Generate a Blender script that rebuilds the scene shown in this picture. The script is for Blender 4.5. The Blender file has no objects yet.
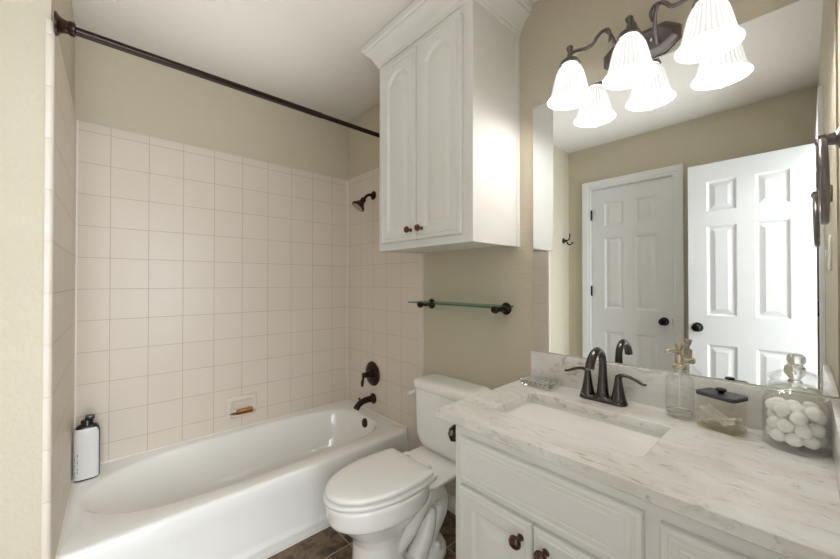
import bpy, bmesh, math, random
from mathutils import Vector, Matrix
PI = math.pi
sc = bpy.context.scene
C = sc.collection

# ------------------------------------------------------------------ camera
CAM_Z = 1.2213
yaw, pitch, fpx = 0.8309, 0.008, 351.63
cd = bpy.data.cameras.new('camera'); cam = bpy.data.objects.new('camera', cd); C.objects.link(cam)
cd.sensor_fit = 'HORIZONTAL'; cd.sensor_width = 36.0; cd.lens = 36.0 * fpx / 840.0
cd.clip_start = 0.02
cam.location = (0, 0, CAM_Z)
cam.rotation_euler = (PI / 2 + pitch, 0, yaw - PI / 2)
sc.camera = cam
# ------------------------------------------------------------------ world, lights, exposure
w = bpy.data.worlds.new('world'); sc.world = w; w.use_nodes = True
w.node_tree.nodes['Background'].inputs[0].default_value = (0.80, 0.90, 1.0, 1)
w.node_tree.nodes['Background'].inputs[1].default_value = 0.6
sc.view_settings.view_transform = 'Standard'; sc.view_settings.look = 'None'
sc.view_settings.gamma = 1; sc.view_settings.exposure = 0.94
sc.view_settings.use_curve_mapping = False
sc.cycles.transparent_max_bounces = 48
sc.cycles.max_bounces = 14; sc.cycles.glossy_bounces = 8; sc.cycles.diffuse_bounces = 6

def area_light(name, loc, rot, sx, sy, power, col):
    l = bpy.data.lights.new(name, 'AREA'); l.shape = 'RECTANGLE'; l.size = sx; l.size_y = sy
    l.energy = power; l.color = col
    o = bpy.data.objects.new(name, l); o.location = loc; o.rotation_euler = rot; C.objects.link(o)
    return o
HALL_POWER = 62.0
LAMP_POWER = 0.95
area_light('hall_daylight', (-0.10, -1.55, 1.25), (PI / 2, 0, 0), 1.7, 2.2, HALL_POWER, (0.86, 0.93, 1.0))
# unseen upward panel, added to even out the room by ceiling bounce
area_light('ceiling_bounce_fill', (0.33, 1.10, 1.36), (PI, 0, 0), 1.15, 2.1, 2.2, (1.0, 0.985, 0.965)).data.spread = 1.15
# added fill under the hall ceiling, no fixture there
area_light('hall_fill_light', (0.0, -0.95, 2.40), (0, 0, 0), 0.5, 0.5, 10.0, (1.0, 0.97, 0.92))

# ------------------------------------------------------------------ materials
def lin(c):
    return tuple(((v / 255.0) / 12.92 if v / 255.0 <= 0.04045 else ((v / 255.0 + 0.055) / 1.055) ** 2.4) for v in c) + (1.0,)
def new_mat(name):
    m = bpy.data.materials.new(name); m.use_nodes = True
    nt = m.node_tree; b = nt.nodes['Principled BSDF']
    return m, nt, b
def N(nt, t, **kw):
    n = nt.nodes.new(t)
    for k, v in kw.items(): setattr(n, k, v)
    return n
def noise_bump(nt, b, scale, strength, dist=0.002, detail=3.0):
    tc = N(nt, 'ShaderNodeTexCoord'); no = N(nt, 'ShaderNodeTexNoise')
    no.inputs['Scale'].default_value = scale; no.inputs['Detail'].default_value = detail
    bp = N(nt, 'ShaderNodeBump'); bp.inputs['Strength'].default_value = strength; bp.inputs['Distance'].default_value = dist
    nt.links.new(tc.outputs['Object'], no.inputs['Vector'])
    nt.links.new(no.outputs['Fac'], bp.inputs['Height'])
    nt.links.new(bp.outputs['Normal'], b.inputs['Normal'])
    return tc, no
def plain(name, col, rough=0.5, metal=0.0, spec=0.5, coat=0.0):
    m, nt, b = new_mat(name)
    b.inputs['Base Color'].default_value = lin(col); b.inputs['Roughness'].default_value = rough
    b.inputs['Metallic'].default_value = metal; b.inputs['Specular IOR Level'].default_value = spec
    b.inputs['Coat Weight'].default_value = coat
    # a very slight unevenness of sheen
    tc = N(nt, 'ShaderNodeTexCoord'); no = N(nt, 'ShaderNodeTexNoise'); no.inputs['Scale'].default_value = 30
    mr = N(nt, 'ShaderNodeMapRange'); mr.inputs[3].default_value = max(0.0, rough - 0.03); mr.inputs[4].default_value = rough + 0.03
    nt.links.new(tc.outputs['Object'], no.inputs['Vector']); nt.links.new(no.outputs['Fac'], mr.inputs[0])
    nt.links.new(mr.outputs[0], b.inputs['Roughness'])
    return m
def paint(name, col, strength=0.7, scale=85, rough=0.7):
    m, nt, b = new_mat(name)
    b.inputs['Base Color'].default_value = lin(col); b.inputs['Roughness'].default_value = rough
    b.inputs['Specular IOR Level'].default_value = 0.3
    noise_bump(nt, b, scale, strength, 0.004)
    return m
def ramp(nt, stops):
    r = N(nt, 'ShaderNodeValToRGB')
    while len(r.color_ramp.elements) < len(stops): r.color_ramp.elements.new(0.5)
    for e, (p, c) in zip(r.color_ramp.elements, stops): e.position = p; e.color = lin(c)
    return r
def tile_mat(name, axes, off, size, mortar, cols, grout, rough=0.15, noise=None, bump=0.4):
    """square tiles in the plane of two object axes"""
    m, nt, b = new_mat(name)
    tc = N(nt, 'ShaderNodeTexCoord'); sp = N(nt, 'ShaderNodeSeparateXYZ'); cb = N(nt, 'ShaderNodeCombineXYZ')
    nt.links.new(tc.outputs['Object'], sp.inputs[0])
    for i in (0, 1):
        a = N(nt, 'ShaderNodeMath', operation='SUBTRACT'); a.inputs[1].default_value = off[i] - 40 * size
        nt.links.new(sp.outputs['XYZ'.index(axes[i])], a.inputs[0]); nt.links.new(a.outputs[0], cb.inputs[i])
    br = N(nt, 'ShaderNodeTexBrick'); br.offset = 0.0; br.squash = 1.0
    br.inputs['Scale'].default_value = 1.0; br.inputs['Brick Width'].default_value = size; br.inputs['Row Height'].default_value = size
    br.inputs['Mortar Size'].default_value = mortar; br.inputs['Mortar Smooth'].default_value = 0.3
    br.inputs['Color1'].default_value = lin(cols[0]); br.inputs['Color2'].default_value = lin(cols[1]); br.inputs['Mortar'].default_value = lin(grout)
    nt.links.new(cb.outputs[0], br.inputs['Vector'])
    colout = br.outputs['Color']
    if noise:
        no = N(nt, 'ShaderNodeTexNoise'); no.inputs['Scale'].default_value = noise[0]; no.inputs['Detail'].default_value = 8; no.inputs['Roughness'].default_value = 0.65
        nt.links.new(tc.outputs['Object'], no.inputs['Vector'])
        rp = ramp(nt, noise[1]); nt.links.new(no.outputs['Fac'], rp.inputs[0])
        mx = N(nt, 'ShaderNodeMix', data_type='RGBA'); nt.links.new(br.outputs['Fac'], mx.inputs[0])
        nt.links.new(rp.outputs[0], mx.inputs[6]); mx.inputs[7].default_value = lin(grout)
        colout = mx.outputs[2]
    nt.links.new(colout, b.inputs['Base Color'])
    mr = N(nt, 'ShaderNodeMapRange'); mr.inputs[3].default_value = rough; mr.inputs[4].default_value = 0.8
    nt.links.new(br.outputs['Fac'], mr.inputs[0]); nt.links.new(mr.outputs[0], b.inputs['Roughness'])
    bp = N(nt, 'ShaderNodeBump'); bp.invert = True; bp.inputs['Strength'].default_value = bump; bp.inputs['Distance'].default_value = 0.0015
    nt.links.new(br.outputs['Fac'], bp.inputs['Height']); nt.links.new(bp.outputs[0], b.inputs['Normal'])
    return m
TP = 0.153; ROW0 = 1.1886
M = {}
M['wall'] = paint('beige_wall_paint', (203, 194, 174))
M['ceiling'] = paint('white_ceiling_texture', (222, 219, 213), 0.8, 50, 0.85)
TC = ((223, 212, 199), (222, 211, 198)); TG = (190, 177, 162)
M['tile_xz'] = tile_mat('beige_tile_back', 'XZ', (0.0405, ROW0), TP, 0.0016, TC, TG, 0.42)
M['tile_yz'] = tile_mat('beige_tile_side', 'YZ', (1.543, ROW0), TP, 0.0014, TC, TG, 0.42)
M['floor'] = tile_mat('brown_slate_floor_tile', 'XY', (0.87, 1.44), 0.32, 0.0035, ((84, 68, 54), (74, 60, 48)), (168, 152, 130), 0.35,
                      (16.0, ((0.32, (40, 30, 24)), (0.46, (84, 64, 48)), (0.56, (122, 100, 76)), (0.70, (62, 50, 42)))), 0.3)
M['caulk'] = plain('white_caulk', (236, 230, 222), 0.45)
M['trim'] = plain('white_trim_paint', (234, 235, 234), 0.35)
M['cab'] = plain('white_cabinet_paint', (231, 230, 227), 0.38)
M['door'] = plain('white_door_paint', (234, 235, 236), 0.35)
M['porcelain'] = plain('white_porcelain', (244, 243, 240), 0.07, coat=0.3)
M['tub'] = plain('white_enamel', (240, 239, 236), 0.10, coat=0.3)
M['plastic_white'] = plain('white_plastic', (240, 239, 236), 0.22)
M['bronze'] = plain('oil_rubbed_bronze', (62, 46, 38), 0.28, 0.85)
M['darkbronze'] = plain('blackened_bronze', (42, 33, 30), 0.3, 0.8)
M['copper'] = plain('copper_bronze', (112, 72, 52), 0.3, 0.8)
M['nickel'] = plain('dark_pewter_metal', (128, 122, 122), 0.3, 0.9)
M['gunmetal'] = plain('antique_pewter_faucet', (88, 83, 82), 0.2, 0.95)
M['brass'] = plain('pale_champagne_metal', (203, 194, 174), 0.25, 0.85)
M['chrome'] = plain('chrome', (205, 205, 208), 0.08, 1.0)
M['blackmetal'] = plain('black_metal', (24, 22, 22), 0.35, 0.6)
M['black'] = plain('black_gloss_plastic', (22, 21, 22), 0.25)
M['charcoal'] = plain('charcoal_lid', (62, 60, 66), 0.4)
M['knobwood'] = plain('dark_mahogany_knob', (70, 38, 28), 0.16, 0.35, coat=0.5)
M['cotton'] = paint('white_cotton', (250, 249, 246), 0.5, 90, 0.95)
M['swab'] = plain('cream_swab_stick', (253, 250, 240), 0.7)
M['soap'] = plain('amber_brown_soap', (176, 128, 66), 0.4)
M['soap_dark'] = plain('dark_brown_soap', (116, 74, 34), 0.4)
M['label'] = plain('white_label', (216, 216, 215), 0.35)
M['hallpaint'] = paint('hall_wall_paint', (214, 214, 210))
M['switch'] = plain('ivory_switch_plate', (238, 236, 228), 0.3)
M['backing'] = plain('pale_mirror_edge', (206, 210, 206), 0.3)
def quartz():
    m, nt, b = new_mat('white_quartz_with_grey_veins')
    tc = N(nt, 'ShaderNodeTexCoord'); mp = N(nt, 'ShaderNodeMapping')
    mp.inputs['Rotation'].default_value = (0, 0, 0.35); mp.inputs['Scale'].default_value = (2.6, 1.0, 1.6)
    nt.links.new(tc.outputs['Object'], mp.inputs['Vector'])
    n1 = N(nt, 'ShaderNodeTexNoise'); n1.inputs['Scale'].default_value = 22; n1.inputs['Detail'].default_value = 7; n1.inputs['Roughness'].default_value = 0.66; n1.inputs['Distortion'].default_value = 0.8
    nt.links.new(mp.outputs[0], n1.inputs['Vector'])
    r1 = ramp(nt, ((0.26, (160, 158, 155)), (0.37, (214, 213, 212)), (0.45, (235, 235, 234)), (0.75, (241, 241, 240))))
    nt.links.new(n1.outputs['Fac'], r1.inputs[0])
    n2 = N(nt, 'ShaderNodeTexNoise'); n2.inputs['Scale'].default_value = 5; n2.inputs['Detail'].default_value = 4
    nt.links.new(mp.outputs[0], n2.inputs['Vector'])
    r2 = ramp(nt, ((0.33, (232, 226, 218)), (0.62, (253, 252, 250))))
    nt.links.new(n2.outputs['Fac'], r2.inputs[0])
    mx = N(nt, 'ShaderNodeMix', data_type='RGBA', blend_type='MULTIPLY'); mx.inputs[0].default_value = 0.8
    nt.links.new(r1.outputs[0], mx.inputs[6]); nt.links.new(r2.outputs[0], mx.inputs[7])
    nt.links.new(mx.outputs[2], b.inputs['Base Color'])
    b.inputs['Roughness'].default_value = 0.18
    return m
M['quartz'] = quartz()
def mirror_mat():
    m, nt, b = new_mat('silvered_mirror_glass')
    b.inputs['Base Color'].default_value = (0.90, 0.92, 0.92, 1); b.inputs['Metallic'].default_value = 1.0; b.inputs['Roughness'].default_value = 0.0
    return m
M['mirror'] = mirror_mat()
def glass(name, tint, refl=1.45):
    """clear glass: straight transmission with fresnel gloss"""
    m = bpy.data.materials.new(name); m.use_nodes = True; nt = m.node_tree; nt.nodes.clear()
    out = N(nt, 'ShaderNodeOutputMaterial'); tr = N(nt, 'ShaderNodeBsdfTransparent'); gl = N(nt, 'ShaderNodeBsdfGlossy')
    gl.inputs['Roughness'].default_value = 0.02; tr.inputs[0].default_value = tint
    lw = N(nt, 'ShaderNodeLayerWeight'); lw.inputs[0].default_value = 0.5
    pw = N(nt, 'ShaderNodeMath', operation='POWER'); pw.inputs[1].default_value = 4.0
    fr = N(nt, 'ShaderNodeMath', operation='MULTIPLY_ADD'); fr.inputs[1].default_value = 0.55; fr.inputs[2].default_value = ((refl - 1) / (refl + 1)) ** 2
    nt.links.new(lw.outputs['Facing'], pw.inputs[0]); nt.links.new(pw.outputs[0], fr.inputs[0])
    mx = N(nt, 'ShaderNodeMixShader')
    nt.links.new(fr.outputs[0], mx.inputs[0]); nt.links.new(tr.outputs[0], mx.inputs[1]); nt.links.new(gl.outputs[0], mx.inputs[2])
    nt.links.new(mx.outputs[0], out.inputs[0])
    return m
M['glass'] = glass('clear_glass', (0.996, 0.998, 0.996, 1))
M['glass_green'] = glass('green_edged_shelf_glass', (0.52, 0.72, 0.62, 1))
M['glass_amber'] = glass('olive_tinted_glass', (0.996, 0.994, 0.982, 1))
M['glass_base'] = glass('thick_olive_glass', (0.91, 0.89, 0.78, 1))
def refractive(name, col):
    m, nt, b = new_mat(name)
    b.inputs['Base Color'].default_value = col; b.inputs['Roughness'].default_value = 0.02
    b.inputs['Transmission Weight'].default_value = 1.0; b.inputs['IOR'].default_value = 1.4
    return m
M['cutglass'] = refractive('cut_clear_glass', (0.97, 0.98, 0.97, 1))
M['liquid'] = refractive('pale_soap', (0.93, 0.93, 0.86, 1))
def shade_mat():
    """lit frosted glass: glows, a little more between its ribs"""
    m, nt, b = new_mat('frosted_ribbed_shade_glass')
    b.inputs['Base Color'].default_value = (0.55, 0.55, 0.55, 1); b.inputs['Roughness'].default_value = 0.25
    b.inputs['Emission Color'].default_value = (1.0, 0.985, 0.96, 1)
    at = N(nt, 'ShaderNodeAttribute'); at.attribute_name = 'rib'
    mr = N(nt, 'ShaderNodeMapRange'); mr.inputs[3].default_value = 0.28; mr.inputs[4].default_value = 0.56
    nt.links.new(at.outputs['Fac'], mr.inputs[0]); nt.links.new(mr.outputs[0], b.inputs['Emission Strength'])
    return m
M['shade'] = shade_mat()
def emit(name, col, s):
    m, nt, b = new_mat(name)
    b.inputs['Base Color'].default_value = (0.9, 0.9, 0.9, 1)
    b.inputs['Emission Color'].default_value = col; b.inputs['Emission Strength'].default_value = s
    return m
M['bulb'] = emit('lit_bulb', (1.0, 0.96, 0.90, 1), 9.0)

# ------------------------------------------------------------------ mesh helpers
class MB:
    def __init__(s): s.bm = bmesh.new()
    def box(s, x0, x1, y0, y1, z0, z1, bevel=0.0, seg=2, mtx=None):
        t = bmesh.new(); bmesh.ops.create_cube(t, size=1.0)
        for v in t.verts:
            v.co = Vector(((x0 + x1) / 2 + v.co.x * (x1 - x0), (y0 + y1) / 2 + v.co.y * (y1 - y0), (z0 + z1) / 2 + v.co.z * (z1 - z0)))
        if bevel > 0: bmesh.ops.bevel(t, geom=list(t.edges), offset=bevel, segments=seg, profile=0.5, affect='EDGES')
        s.add(t, mtx); return s
    def add(s, t, mtx=None):
        if mtx is not None: bmesh.ops.transform(t, matrix=mtx, verts=t.verts)
        me = bpy.data.meshes.new('tmp'); t.to_mesh(me); t.free(); s.bm.from_mesh(me); bpy.data.meshes.remove(me)
    def loft(s, rings, cap0=True, cap1=True, closed=True):
        vs = [[s.bm.verts.new(Vector(p)) for p in r] for r in rings]
        n = len(vs[0])
        for a, b in zip(vs, vs[1:]):
            for i in range(n if closed else n - 1):
                j = (i + 1) % n
                s.bm.faces.new((a[i], a[j], b[j], b[i]))
        if cap0: s.bm.faces.new(list(reversed(vs[0])))
        if cap1: s.bm.faces.new(vs[-1])
        return s
    def lathe(s, prof, org, axis=(0, 0, 1), seg=32, cap0=True, cap1=True, rfun=None):
        """prof: (radius, distance along axis)"""
        a = Vector(axis).normalized()
        u = a.orthogonal().normalized(); v = a.cross(u); o = Vector(org)
        rings = []
        for r, h in prof:
            ring = []
            for k in range(seg):
                t = 2 * PI * k / seg; rr = max(r, 1e-5)
                if rfun: rr = rr + rfun(t, r, h)
                ring.append(o + a * h + (u * math.cos(t) + v * math.sin(t)) * rr)
            rings.append(ring)
        return s.loft(rings, cap0, cap1)
    def tube(s, pts, rad, seg=12, sub=6, flat=None):
        """smooth tube through points; rad number or list; flat=(axis, factor) squashes the section along one axis"""
        P = [Vector(p) for p in pts]; Rr = rad if isinstance(rad, (list, tuple)) else [rad] * len(P)
        Q = []; RR = []
        for i in range(len(P) - 1):
            p0 = P[max(i - 1, 0)]; p1 = P[i]; p2 = P[i + 1]; p3 = P[min(i + 2, len(P) - 1)]
            for k in range(sub):
                t = k / sub
                Q.append(0.5 * ((2 * p1) + (p2 - p0) * t + (2 * p0 - 5 * p1 + 4 * p2 - p3) * t * t + (3 * p1 - p0 - 3 * p2 + p3) * t ** 3))
                RR.append(Rr[i] + (Rr[i + 1] - Rr[i]) * t)
        Q.append(P[-1]); RR.append(Rr[-1])
        T = [(Q[min(i + 1, len(Q) - 1)] - Q[max(i - 1, 0)]).normalized() for i in range(len(Q))]
        u = T[0].orthogonal().normalized(); rings = []
        for q, t, r in zip(Q, T, RR):
            u = (u - t * u.dot(t)).normalized(); v = t.cross(u)
            ring = []
            for k in range(seg):
                d = (u * math.cos(2 * PI * k / seg) + v * math.sin(2 * PI * k / seg)) * r
                if flat: ax = Vector(flat[0]); d = d - ax * d.dot(ax) * (1 - flat[1])
                ring.append(q + d)
            rings.append(ring)
        return s.loft(rings)
    def sphere(s, c, r, sx=1, sy=1, sz=1, seg=20, rings=12):
        t = bmesh.new(); bmesh.ops.create_uvsphere(t, u_segments=seg, v_segments=rings, radius=r)
        for v in t.verts: v.co = Vector((c[0] + v.co.x * sx, c[1] + v.co.y * sy, c[2] + v.co.z * sz))
        s.add(t); return s
    def build(s, name, mat, parent=None, smooth=True, angle=40, base=None):
        bm = s.bm
        bmesh.ops.remove_doubles(bm, verts=bm.verts, dist=1e-6)
        bmesh.ops.recalc_face_normals(bm, faces=bm.faces)
        off = BASE.get(parent.name, Vector((0, 0, 0))) if parent else Vector(base if base else (0, 0, 0))
        bmesh.ops.translate(bm, vec=-off, verts=bm.verts)
        me = bpy.data.meshes.new(name); bm.to_mesh(me); bm.free()
        if smooth:
            me.polygons.foreach_set('use_smooth', [True] * len(me.polygons))
            me.set_sharp_from_angle(angle=math.radians(angle))
        me.materials.append(mat)
        o = bpy.data.objects.new(name, me); C.objects.link(o)
        if parent: o.parent = parent; BASE[o.name] = off
        else: o.location = off; BASE[o.name] = off
        return o
BASE = {}
def thing(name, label, cat, base, group=None):
    o = bpy.data.objects.new(name, None); o.empty_display_size = 0.05; o.location = base; C.objects.link(o)
    BASE[o.name] = Vector(base); o['label'] = label; o['category'] = cat
    if group: o['group'] = group
    return o
def tag(o, label, cat, group=None):
    o['label'] = label; o['category'] = cat
    if group: o['group'] = group
    return o
def struct(o): o['kind'] = 'structure'; return o
def sup(cx, cy, aL, aR, bF, bB, n, z, num=96, nl=None):
    """superellipse ring; separate radii on -x, +x, -y, +y"""
    r = []
    for k in range(num):
        t = 2 * PI * k / num; c, s_ = math.cos(t), math.sin(t)
        a = aR if c >= 0 else aL; b = bB if s_ >= 0 else bF
        if nl and c < 0:
            r.append((cx + a * math.copysign(abs(c) ** (2 / (n + (nl - n) * abs(c))), c), cy + b * math.copysign(abs(s_) ** (2 / (n + (nl - n) * abs(c))), s_), z)); continue
        r.append((cx + a * math.copysign(abs(c) ** (2 / n), c), cy + b * math.copysign(abs(s_) ** (2 / n), s_), z))
    return r
def rrect(cx, cy, hx, hy, r, z, k=6):
    out = []
    for sx, sy, a0 in ((1, 1, 0), (-1, 1, PI / 2), (-1, -1, PI), (1, -1, 1.5 * PI)):
        for i in range(k + 1):
            a = a0 + (PI / 2) * i / k
            out.append((cx + sx * (hx - r) + r * math.cos(a), cy + sy * (hy - r) + r * math.sin(a), z))
    return out
def leaf(mb, P, U, V, W, width, height, rings, th, arch=0.0, n=15):
    """panelled door leaf. P lower corner (front plane), U,V in-plane axes, W outward.
    rings: (inset, depth along W, arch amount 0..1)"""
    P, U, V, W = map(Vector, (P, U, V, W))
    def ring(ins, dep, ar):
        rise = arch * ar; x0, x1, y0, y1 = ins, width - ins, ins, height - ins
        pts = [(x0, y0), (x1, y0)]
        for k in range(n + 1):
            t = k / n; x = x1 + (x0 - x1) * t
            pts.append((x, y1 - rise * (1 - math.sin(PI * t) ** 0.8) if rise else y1))
        return [P + U * x + V * y + W * dep for x, y in pts]
    R = [ring(0, -th, 0)] + [ring(*r) for r in rings]
    mb.loft(R)
    return mb
def panel_slab(mb, P, U, V, W, width, height, th, xs, ys, panels, prof):
    """slab door, front and back faces cut in a grid; panel cells (i,j) get inset rings of prof (inset, depth)"""
    P, U, V, W = map(Vector, (P, U, V, W)); bm = mb.bm
    def q(pts): bm.faces.new([bm.verts.new(p) for p in pts])
    for side in (0, 1):
        def pt(x, y, d): return P + U * x + V * y + W * ((d) if side == 0 else (-th - d))
        for i in range(len(xs) - 1):
            for j in range(len(ys) - 1):
                x0, x1, y0, y1 = xs[i], xs[i + 1], ys[j], ys[j + 1]
                if (i, j) in panels:
                    rs = [[pt(x0 + a, y0 + a, d), pt(x1 - a, y0 + a, d), pt(x1 - a, y1 - a, d), pt(x0 + a, y1 - a, d)] for a, d in prof]
                    for A, B in zip(rs, rs[1:]):
                        for k in range(4): q((A[k], A[(k + 1) % 4], B[(k + 1) % 4], B[k]))
                    q(rs[-1])
                else: q((pt(x0, y0, 0), pt(x1, y0, 0), pt(x1, y1, 0), pt(x0, y1, 0)))
    c = [(0, 0), (width, 0), (width, height), (0, height)]
    for k in range(4):
        (a, b), (c2, d) = c[k], c[(k + 1) % 4]
        q((P + U * a + V * b, P + U * c2 + V * d, P + U * c2 + V * d - W * th, P + U * a + V * b - W * th))
    return mb

# ------------------------------------------------------------------ key planes
XW = 1.400     # painted wall with the mirror
XT = 1.392     # its tile face
XL = -0.083    # tile face of the tub's other end
YB = 2.341     # tile face of the long tub wall
YF = -0.060    # wall with the entry doorway
XC = -0.496    # wall with the closet door
YS = 1.508     # stub wall face
ZC = 2.444
TT = 1.997     # top of the tile
RIM = 0.331
CT = 0.804     # counter top

# ------------------------------------------------------------------ structure
fl = struct(MB().box(-0.65, 1.55, -1.75, 2.5, -0.08, 0.0).build('floor', M['floor'], smooth=False))
ce = struct(MB().box(-0.65, 1.55, -1.75, 2.5, ZC, ZC + 0.08).build('ceiling', M['ceiling'], smooth=False))
wr = struct(MB().box(XW, XW + 0.12, YF - 0.1, 2.45, 0, ZC).build('wall_right', M['wall'], smooth=False))
wb = struct(MB().box(-0.60, XW, YB + 0.008, YB + 0.11, 0, ZC).build('wall_back', M['wall'], smooth=False))
ws = struct(MB().box(-0.60, XL - 0.008, YS, YB + 0.008, 0, ZC).build('wall_alcove', M['wall'], smooth=False))
# wall with the closet door: opening y 0.690..1.306, z to 2.06
CL0, CL1, CLH = 0.688, 1.306, 2.055
wl = MB()
wl.box(XC - 0.1, XC, YF - 0.1, CL0, 0, ZC).box(XC - 0.1, XC, CL1, YS, 0, ZC).box(XC - 0.1, XC, CL0, CL1, CLH, ZC)
struct(wl.build('wall_left', M['wall'], smooth=False))
# wall with the entry doorway
DX0, DX1, DH = -0.345, 0.315, 2.055
wf = MB()
wf.box(DX1, XW, YF - 0.1, YF, 0, ZC).box(XC, DX0, YF - 0.1, YF, 0, ZC).box(DX0, DX1, YF - 0.1, YF, DH, ZC)
struct(wf.build('wall_front', M['wall'], smooth=False))
# the hall behind the doorway
hw = MB()
hw.box(-0.65, 1.55, -1.85, -1.75, 0, ZC).box(1.45, 1.55, -1.75, YF - 0.1, 0, ZC).box(-0.65, -0.60, -1.75, YF - 0.1, 0, ZC)
struct(hw.build('wall_hall', M['hallpaint'], smooth=False))

# tile on the three tub walls, part of the walls
MB().box(XL, XT, YB, YB + 0.008, RIM, TT, 0.002, 2).build('tile_panel', M['tile_xz'], wb, smooth=True)
MB().box(XL - 0.008, XL, 1.5435, YB, RIM, TT, 0.0).build('tile_panel', M['tile_yz'], ws, smooth=False)
t = MB()
t.box(XT, XW, 1.5435, YB, RIM, TT); t.box(XT, XW, 1.5435, 1.655, 0, RIM)
t.build('tile_panel', M['tile_yz'], wr, smooth=False)
def quarter(cx, cy, r, a0, a1, n=8): return [(cx + r * math.cos(a0 + (a1 - a0) * k / n), cy + r * math.sin(a0 + (a1 - a0) * k / n)) for k in range(n + 1)]
# rounded edge trim of the tile, at the stub's corner and beside the toilet
sec = [(XL, 1.5435), (XL, 1.5435)] + quarter(XL - 0.012, 1.4985 + 0.012, 0.012, 0, -PI / 2) + [(-0.101, 1.4995), (-0.102, YS), (XL - 0.008, YS), (XL - 0.008, 1.5435)]
sec = [p for i, p in enumerate(sec) if i == 0 or p != sec[i - 1]]
def prism(sec, zs): return MB().loft([[(x, y, z) for x, y in sec] for z in zs])
b = MB()
zrow = ROW0 - 7 * TP; zz = [0.0]
while zrow < TT - 0.02:
    if zrow > 0.02: zz.append(zrow)
    zrow += TP
zz.append(TT)
def trim_rows(sec, zz):
    cx = sum(p[0] for p in sec) / len(sec); cy = sum(p[1] for p in sec) / len(sec)
    m = MB(); g = 0.0005
    for a, c in zip(zz, zz[1:]):
        def sc_(k): return [(cx + (x - cx) * k, cy + (y - cy) * k) for x, y in sec]
        rs = [[(x, y, a + g) for x, y in sc_(0.975)], [(x, y, a + g + 0.0012) for x, y in sec], [(x, y, c - g - 0.0012) for x, y in sec], [(x, y, c - g) for x, y in sc_(0.975)]]
        m.loft(rs)
    return m
M['bullnose'] = plain('beige_bullnose_tile', TC[0], 0.4)
trim_rows(sec, zz).build('edge_trim', M['bullnose'], ws, angle=50)
prism([(x + (0.003 if x < XL - 0.01 else -0.002), y + 0.004) for x, y in sec], (0.0, TT - 0.004)).build('grout_core', plain('beige_grout', TG, 0.8), ws)
sec2 = [(XT, 1.5435), (XT, 1.511)] + quarter(XW, 1.507, 0.008, PI, 1.5 * PI)[1:] + [(XW, 1.5435)]
trim_rows(sec2, zz).build('edge_trim', M['bullnose'], wr, angle=50)
# white caulk in the corners
MB().box(XL, XL + 0.006, YB - 0.006, YB, RIM, TT).build('caulk_strip', M['caulk'], wb, smooth=False)
MB().box(XT - 0.006, XT, YB - 0.006, YB, RIM, TT).build('caulk_strip', M['caulk'], wb, smooth=False)
MB().box(XL, XT, YB - 0.007, YB, RIM, RIM + 0.006).build('caulk_strip', M['caulk'], wb, smooth=False)
MB().box(XL, XL + 0.007, 1.63, YB - 0.006, RIM, RIM + 0.006).build('caulk_strip', M['caulk'], ws, smooth=False)
MB().box(XT - 0.007, XT, 1.63, YB - 0.006, RIM, RIM + 0.006).build('caulk_strip', M['caulk'], wr, smooth=False)
MB().box(XL, XT, 1.611, 1.618, 0.0, 0.007).build('caulk_strip', M['caulk'], fl, smooth=False)
# the alcove's end wall runs slightly out of square
def square_off(o, skew=0.022):
    off = BASE[o.name]
    for v in o.data.vertices:
        p = v.co + off
        if p.x < 0.25: v.co.x -= (YB - p.y) * skew * min(1.0, (0.25 - p.x) / 0.33)
for o in [ws] + list(ws.children): square_off(o)
# baseboards
def baseboard(name, pts):
    m = MB()
    for x0, x1, y0, y1 in pts:
        m.box(x0, x1, y0, y1, 0, 0.085, 0.004)
    return struct(m.build(name, M['trim']))
baseboard('baseboard_right', [(XW - 0.014, XW, 0.80, 1.507)])
baseboard('baseboard_left', [(XC, XC + 0.014, 1.372, YS), (XC, XC + 0.014, YF, 0.622)])
baseboard('baseboard_alcove', [(XC + 0.014, -0.134, YS - 0.014, YS)])

# ------------------------------------------------------------------ closet door and casing
def casing_profile(m, y0, y1, z1, wd, x, s):
    """casing around an opening in a wall x=const; s = outward direction"""
    prof = [(0.0, 0.004), (0.004, 0.010), (0.020, 0.012), (0.024, 0.017), (0.050, 0.019), (0.058, 0.022), (wd, 0.022), (wd, 0.0), (0.0, 0.0)]
    paths = []
    for d, h in prof:
        paths.append([(x + s * h, y0 - d, 0.0), (x + s * h, y0 - d, z1 + d), (x + s * h, y1 + d, z1 + d), (x + s * h, y1 + d, 0.0)])
    for A, B in zip(paths, paths[1:] + paths[:1]):
        va = [m.bm.verts.new(p) for p in A]; vb = [m.bm.verts.new(p) for p in B]
        for i in range(3): m.bm.faces.new((va[i], va[i + 1], vb[i + 1], vb[i]))
    for e in (0, 3): m.bm.faces.new([m.bm.verts.new(p[e]) for p in paths])
    return m
cs = struct(casing_profile(MB(), CL0, CL1, CLH, 0.068, XC, 1).build('trim_1', M['trim'], angle=25))
jb = MB(); jb.box(XC - 0.1, XC, CL1 - 0.004, CL1, 0, CLH).box(XC - 0.1, XC, CL0, CL0 + 0.004, 0, CLH).box(XC - 0.1, XC, CL0 + 0.004, CL1 - 0.004, CLH - 0.004, CLH)
jb.build('jamb', M['trim'], cs, smooth=False)
PROF = [(0.0, 0.0), (0.008, -0.006), (0.016, -0.007), (0.034, -0.002), (0.042, -0.002)]
PROF6 = [(0.0, 0.0), (0.006, -0.004), (0.012, -0.009), (0.020, -0.009), (0.046, -0.002), (0.05, -0.002)]
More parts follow.
